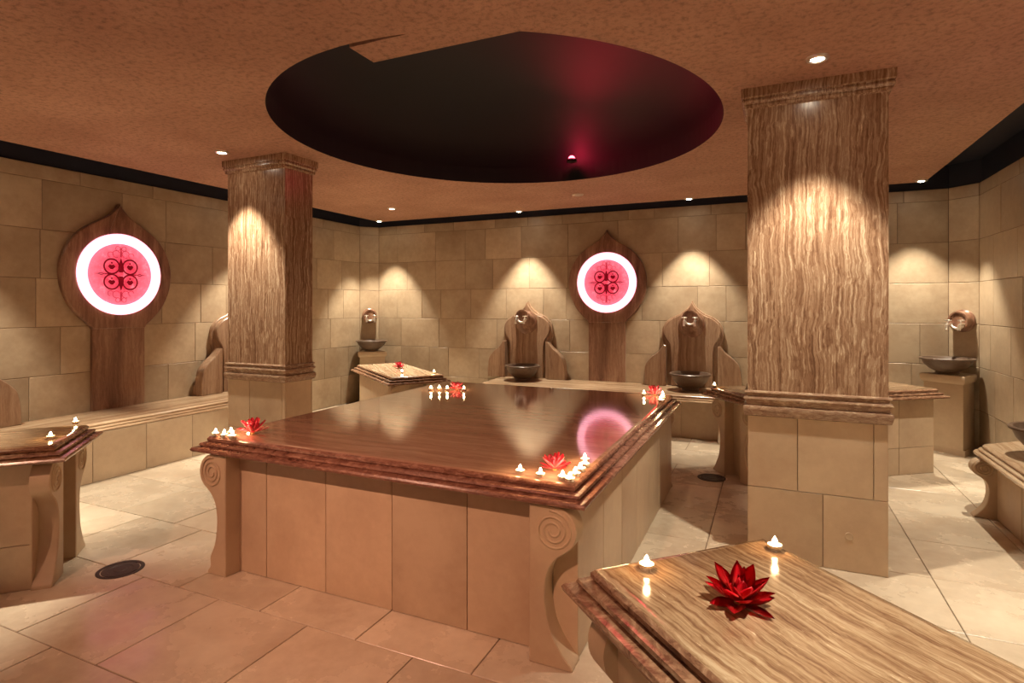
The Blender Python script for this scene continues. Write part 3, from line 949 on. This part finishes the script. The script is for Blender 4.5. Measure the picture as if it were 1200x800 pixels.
place_bowl(BX[1] + 0.02, 7.13, BENCH_Z, 'dark stone bowl on the back bench, under the right fountain')
place_bowl(BX[0] + 0.06, 7.17, BENCH_Z, 'dark stone bowl on the back bench, under the left fountain')
place_bowl(1.715, SY[1] - 0.12, BENCH_Z, 'stone bowl on the right bench, cut by the right edge of the photo')

# corner fountains: pedestal, bowl, boss on the chamfered wall
def corner_fountain(cx_, cy_, rz, lab_ped, lab_bowl, lab_spout, dx=0.0):
    nx, ny = math.sin(rz), -math.cos(rz)
    tx, ty = math.cos(rz) * dx, math.sin(rz) * dx
    t = thing('bowl_pedestal', lab_ped, 'pedestal', (cx_ + nx * 0.155 + tx, cy_ + ny * 0.155 + ty, 0), rz)
    q = [(-0.19, -0.22), (0.19, -0.22), (0.09, 0.12), (-0.09, 0.12)]
    def tier(nm, f, z0, z1):
        bm = bmesh.new(); add_hexa(bm, [(x * f, y, z0) for x, y in q] + [(x * f, y, z1) for x, y in q])
        obj(nm, bm, M['carved'], t)
    tier('foot', 1.08, 0, 0.06); tier('body', 1.0, 0.06, 0.715)
    obj('cap', moulded_slab(q, [(0.0, 0.80), (0.016, 0.797), (0.022, 0.787), (0.022, 0.745), (0.015, 0.73), (0.006, 0.715), (0, 0.715)]), M['carved'], t, smooth=True)
    place_bowl(cx_ + nx * 0.262, cy_ + ny * 0.262, 0.80, lab_bowl).scale = (1.0, 1.0, 0.80)
    s = thing('wall_spout', lab_spout, 'tap', (cx_, cy_, 0), rz, 'corner wall spouts')
    spout_parts(s, 1.345, 0.10)
    return t
corner_fountain(XL + CH / 2, YB - CH / 2, PI / 4, 'stone pedestal in the far left corner, mostly hidden by the small slab', 'dark stone bowl on the pedestal in the far left corner', 'round stone spout with chrome taps in the far left corner')
corner_fountain(XR - CH / 2, YB - CH / 2, -PI / 4, 'plain stone pedestal standing in the far right corner', 'dark stone bowl on the pedestal in the far right corner', 'round stone spout with chrome taps in the far right corner', 0.03)

# ------------------------------------------------------------------ glowing discs
def make_disc():
    t = thing('glowing_wall_disc', 'x', 'wall lamp')
    zc = 1.815
    half = catmull([(0, 2.52), (0.035, 2.462), (0.11, 2.385), (0.22, 2.315), (0.36, 2.215), (0.47, 2.075), (0.522, 1.92), (0.53, 1.80), (0.505, 1.64), (0.43, 1.48), (0.34, 1.375), (0.262, 1.30)], 4) + [Vector((0.252, 1.278))]
    obj('ogee_frame', wallplate(mirror(half), 0.0, 0.055, 0.008), M['board'], t, smooth=True)
    bm = bmesh.new(); add_box(bm, -0.25, 0.25, -0.040, 0.0, BENCH_Z + 0.001, 1.2775)
    obj('pedestal_panel', bm, M['board'], t)
    bm = bmesh.new()
    add_lathe(bm, [(0.402, 0.0552), (0.402, 0.070), (0.392, 0.080), (0.350, 0.082), (0.312, 0.072), (0.305, 0.0552)], 64, (0, 0, zc), 'y')
    obj('light_ring', bm, M['ring'], t, smooth=True)
    bm = bmesh.new()
    add_lathe(bm, [(0.305, 0.0552), (0.305, 0.062), (0.0, 0.062)], 64, (0, 0, zc), 'y')
    pane = obj('painted_pane', bm, M['pane'], t, smooth=True)
    yo = -0.0635
    def ringtube(bm, cx_, cz_, r, w, a0=0, a1=360):
        n = max(8, int(abs(a1 - a0) / 12))
        prev = None
        for k in range(n + 1):
            a = math.radians(a0 + (a1 - a0) * k / n)
            p = bm.verts.new((cx_ + math.cos(a) * (r - w), yo, cz_ + math.sin(a) * (r - w)))
            q = bm.verts.new((cx_ + math.cos(a) * (r + w), yo, cz_ + math.sin(a) * (r + w)))
            if prev:
                bm.faces.new((prev[0], prev[1], q, p))
            prev = (p, q)
    def poly(bm, pts):
        bm.faces.new([bm.verts.new((x, yo, z)) for x, z in pts])
    bm = bmesh.new()
    R = 0.072
    for sx in (-1, 1):
        for sz in (-1, 1):
            c_x, c_z = sx * 0.088, zc + sz * 0.076
            ringtube(bm, c_x, c_z, R, 0.0075)
            # trefoil leaf inside each ring
            poly(bm, [(c_x - 0.035, c_z), (c_x - 0.018, c_z + 0.020), (c_x, c_z + 0.012), (c_x + 0.018, c_z + 0.020), (c_x + 0.035, c_z), (c_x + 0.012, c_z - 0.028), (c_x - 0.012, c_z - 0.028)])
            poly(bm, [(c_x, c_z + 0.022), (c_x + 0.010, c_z + 0.034), (c_x, c_z + 0.046), (c_x - 0.010, c_z + 0.034)])
    for sz in (-1, 1):
        poly(bm, [(-0.020, zc + sz * 0.02), (-0.028, zc + sz * 0.07), (-0.014, zc + sz * 0.12), (0.0, zc + sz * 0.165), (0.014, zc + sz * 0.12), (0.028, zc + sz * 0.07), (0.020, zc + sz * 0.02)])
    for sx in (-1, 1):
        # open lozenge spears to both sides
        a = [(0.150, 0), (0.185, 0.013), (0.225, 0.0), (0.185, -0.013)]
        b = [(0.163, 0), (0.185, 0.006), (0.210, 0.0), (0.185, -0.006)]
        for k in range(4):
            k2 = (k + 1) % 4
            poly(bm, [(sx * a[k][0], zc + a[k][1]), (sx * a[k2][0], zc + a[k2][1]), (sx * b[k2][0], zc + b[k2][1]), (sx * b[k][0], zc + b[k][1])])
        poly(bm, [(sx * 0.10, zc + 0.004), (sx * 0.152, zc + 0.004), (sx * 0.152, zc - 0.004), (sx * 0.10, zc - 0.004)])
        poly(bm, [(sx * 0.222, zc + 0.003), (sx * 0.255, zc), (sx * 0.222, zc - 0.003)])
    bmesh.ops.solidify(bm, geom=bm.faces[:], thickness=0.001)
    obj('quatrefoil_motif', bm, M['motif'], pane, kind='stuff')
    bm = bmesh.new()
    for sz in (-1, 1):
        for sx in (-1, 1):
            ringtube(bm, sx * 0.045, zc + sz * 0.200, 0.034, 0.0035, 20, 300)
            ringtube(bm, sx * 0.100, zc + sz * 0.190, 0.026, 0.003, 0, 260)
            ringtube(bm, sx * 0.030, zc + sz * 0.255, 0.022, 0.003, 0, 360)
        poly(bm, [(-0.008, zc + sz * 0.17), (-0.010, zc + sz * 0.22), (0, zc + sz * 0.285), (0.010, zc + sz * 0.22), (0.008, zc + sz * 0.17)])
    bmesh.ops.solidify(bm, geom=bm.faces[:], thickness=0.001)
    obj('scroll_motif', bm, M['motif_pale'], pane, kind='stuff')
    return t
D = make_disc()
GD = 'glowing red discs'
D.location = (CX + 0.01, YB, 0); D['label'] = 'glowing pink and red disc in a pointed marble frame, on the back wall'; D['group'] = GD
dup(D, (XL, CY + 0.03, 0), PI / 2, 'glowing pink and red disc in a pointed marble frame, on the left wall', GD)
dup(D, (XR, CY, 0), -PI / 2, 'glowing disc on the right wall, outside the photo', GD)
dup(D, (CX, YF, 0), PI, 'glowing disc on the wall behind the camera', GD)

# ------------------------------------------------------------------ drains
def drain(x, y, label):
    t = thing('floor_drain', label, 'drain', (x, y, 0))
    bm = bmesh.new(); add_lathe(bm, [(0.118, -0.004), (0.118, 0.003), (0.108, 0.005), (0.098, 0.003), (0.096, -0.004)], 40); obj('rim', bm, M['drain'], t, smooth=True)
    bm = bmesh.new(); add_lathe(bm, [(0.0, 0.003), (0.03, 0.003), (0.034, 0.0015), (0.06, 0.0015), (0.064, 0.003), (0.092, 0.003), (0.094, -0.004)], 40); obj('cover', bm, M['drain'], t, smooth=True)
drain(-3.37, 2.06, 'round dark floor drain between the left slab and the big slab')
drain(-0.46, 5.28, 'round dark floor drain beside the far right corner of the big slab')

# ------------------------------------------------------------------ tealights
def make_tealight():
    t = thing('tealight', 'x', 'candle')
    bm = bmesh.new(); add_lathe(bm, [(0.0, 0.0), (0.0200, 0.0), (0.0212, 0.002), (0.0215, 0.0165), (0.0225, 0.0175), (0.0205, 0.0172), (0.0200, 0.0145)], 20); obj('cup', bm, M['cup'], t, smooth=True)
    bm = bmesh.new(); add_lathe(bm, [(0.0200, 0.0140), (0.0150, 0.0146), (0.0040, 0.0142), (0.0, 0.0142)], 20); w = obj('wax', bm, M['wax'], t, smooth='all')
    bm = bmesh.new(); add_tube(bm, [(0, 0, 0.014), (0.0005, 0, 0.021)], 0.0008, 5); obj('wick', bm, M['drain'], w)
    bm = bmesh.new(); add_lathe(bm, [(0.0, 0.0185), (0.0050, 0.0212), (0.0074, 0.026), (0.0060, 0.031), (0.0026, 0.037), (0.0, 0.041)], 12); obj('flame', bm, M['flame'], t, smooth='all')
    return t
TL = make_tealight()
def tealight(x, y, label, z=SLAB_Z, first=[True]):
    if first[0]:
        first[0] = False
        o = TL; o.location = (x, y, z); o['label'] = label; o['group'] = 'lit tealights'
    else:
        o = dup(TL, (x, y, z), 0, label, 'lit tealights')
    d = bpy.data.lights.new('candle_glow', 'POINT'); d.energy = CANDLE_W; d.color = (1.0, 0.60, 0.28); d.shadow_soft_size = 0.008
    l = link(bpy.data.objects.new('candle_glow', d)); l.location = (x, y, z + 0.058)
    return o
tealight(-0.315, 1.625, 'lit tealight near the left corner of the bottom right slab')
tealight(0.015, 1.915, 'lit tealight beyond the red flower, at the far edge of the bottom right slab')
tealight(-3.66, 1.86, 'lit tealight on the left slab, near its front edge')
tealight(-3.98, 2.16, 'lit tealight on the left slab, near its far corner')
tealight(-0.46, 5.56, 'lit tealight on the corner of the slab behind the right column')
# front right corner of the big slab
for x, y, l in ((-1.005, 2.325, 'lit tealight farthest left in the front right group on the big slab'),
                (-0.905, 2.315, 'lit tealight just below the coral flower on the big slab, second from left'),
                (-0.805, 2.318, 'lit tealight third from left along the front edge, front right group'),
                (-0.770, 2.385, 'lit tealight third along the right edge of the big slab from its front corner'),
                (-0.768, 2.305, 'lit tealight in the very front right corner of the big slab'),
                (-0.772, 2.465, 'lit tealight fourth along the right edge of the big slab counting from the front'),
                (-0.775, 2.545, 'lit tealight fifth along the right edge of the big slab from its front corner'),
                (-0.800, 2.625, 'lit tealight farthest back in the front right group on the big slab')):
    tealight(x, y, l)
# front left corner
for x, y, l in ((-2.885, 2.290, 'lit tealight in the front left corner of the big slab, farthest left'),
                (-2.815, 2.290, 'lit tealight second from the left corner along the front of the big slab'),
                (-2.840, 2.355, 'lit tealight behind the second one at the front left corner of the big slab'),
                (-2.745, 2.285, 'lit tealight before the red flower at the front left corner of the big slab'),
                (-2.870, 2.500, 'lit tealight behind the red flower at the front left corner of the big slab')):
    tealight(x, y, l)
# back left corner
for x, y, l in ((-2.72, 4.31, 'lit tealight leftmost of the row at the back left of the big slab'),
                (-2.655, 4.345, 'lit tealight second from left in the row at the back left of the big slab'),
                (-2.59, 4.37, 'lit tealight third from left, just left of the back flower on the big slab'),
                (-2.44, 4.40, 'lit tealight right of the back flower on the big slab')):
    tealight(x, y, l)
# back right corner
for x, y, l in ((-0.95, 4.79, 'lit tealight left of the flower at the back right corner of the big slab'),
                (-0.80, 4.80, 'lit tealight right of the flower at the back right corner of the big slab'),
                (-0.785, 4.72, 'lit tealight second along the right edge from the back right corner'),
                (-0.775, 4.63, 'lit tealight third along the right edge from the back right corner'),
                (-0.770, 4.53, 'lit tealight fourth along the right edge, nearest the camera of the back right group')):
    tealight(x, y, l)
tealight(-3.70, 5.27, 'lit tealight in front of the small flower on the far left slab')
tealight(-3.36, 5.39, 'lit tealight on the right corner of the far left slab')

# ------------------------------------------------------------------ flowers
def petal_mesh(length, width, cup, curl, pointed):
    bm = bmesh.new()
    rows = []
    ns = 6
    for i in range(ns + 1):
        s = i / ns
        if pointed:
            w = width * (math.sin(PI * min(1, s * 0.94 + 0.06)) ** 0.8) * (1 - 0.25 * s) + 0.0006
        else:
            w = width * (math.sin(PI * (0.08 + 0.84 * s)) ** 0.55)
        x = length * s
        z = curl * length * (s ** 2)
        row = []
        for j in (-1, 0, 1):
            row.append(bm.verts.new((x, j * w / 2, z + (abs(j)) * cup * w)))
        rows.append(row)
    for a, b in zip(rows[:-1], rows[1:]):
        for j in range(2):
            bm.faces.new((a[j], a[j + 1], b[j + 1], b[j]))
    bmesh.ops.solidify(bm, geom=bm.faces[:], thickness=0.0009)
    me = bpy.data.meshes.new('petal')
    bmesh.ops.recalc_face_normals(bm, faces=bm.faces)
    bm.to_mesh(me); bm.free()
    for p in me.polygons:
        p.use_smooth = True
    return me
def flower(x, y, size, mat, label, rings, pointed, z=SLAB_Z, tilt=(0, 0), lift=0.0, seed=1):
    rnd = random.Random(seed)
    t = thing('flower', label, 'flower', (x, y, z), 0, 'artificial red flowers')
    t.rotation_euler = (tilt[0], tilt[1], rnd.uniform(0, 6))
    bm = bmesh.new()
    add_lathe(bm, [(0.0, 0.0), (0.12 * size, 0.0), (0.14 * size, 0.08 * size), (0.08 * size, 0.16 * size), (0.0, 0.19 * size)], 12)
    obj('flower_heart', bm, M['heart'], t, smooth='all')
    for n, elev, ln, wd, zz in rings:
        me = petal_mesh(size * ln, size * wd, 0.22, 0.18, pointed)
        me.materials.append(M[mat])
        a0 = rnd.uniform(0, 6)
        for k in range(n):
            o = link(bpy.data.objects.new('petal', me))
            o.parent = t
            a = a0 + 2 * PI * k / n + rnd.uniform(-0.12, 0.12)
            o.location = (math.cos(a) * 0.06 * size, math.sin(a) * 0.06 * size, zz * size)
            o.rotation_euler = (rnd.uniform(-0.25, 0.25), -math.radians(elev + rnd.uniform(-7, 7)), a)
            sc = rnd.uniform(0.9, 1.08)
            o.scale = (sc, sc, sc)
    return t
LOTUS = [(7, 4, 0.98, 0.50, 0.05), (7, 28, 1.0, 0.52, 0.09), (6, 52, 0.95, 0.48, 0.13), (5, 74, 0.72, 0.36, 0.16)]
DAISY = [(9, 12, 0.95, 0.32, 0.06), (9, 36, 1.0, 0.32, 0.10), (8, 58, 0.9, 0.30, 0.14), (5, 76, 0.6, 0.24, 0.17)]
flower(-0.070, 1.525, 0.090, 'petal_red', 'large red flower with pointed petals on the bottom right slab', LOTUS, True, seed=4, tilt=(0.12, -0.1))
flower(-0.885, 2.44, 0.073, 'petal_pink', 'coral red flower among tealights at the front right corner of the big slab', DAISY, False, seed=5)
flower(-2.74, 2.42, 0.085, 'petal_pink', 'red flower among tealights at the front left corner of the big slab', DAISY, False, seed=6)
flower(-2.52, 4.42, 0.070, 'petal_pink', 'red flower in the tealight row at the back left of the big slab', DAISY, False, seed=7)
flower(-0.87, 4.83, 0.080, 'petal_pink', 'red flower among tealights at the back right corner of the big slab', DAISY, False, seed=8)
flower(-4.03, 5.68, 0.075, 'petal_pink', 'small pink red flower on the far left slab', DAISY, False, seed=9)
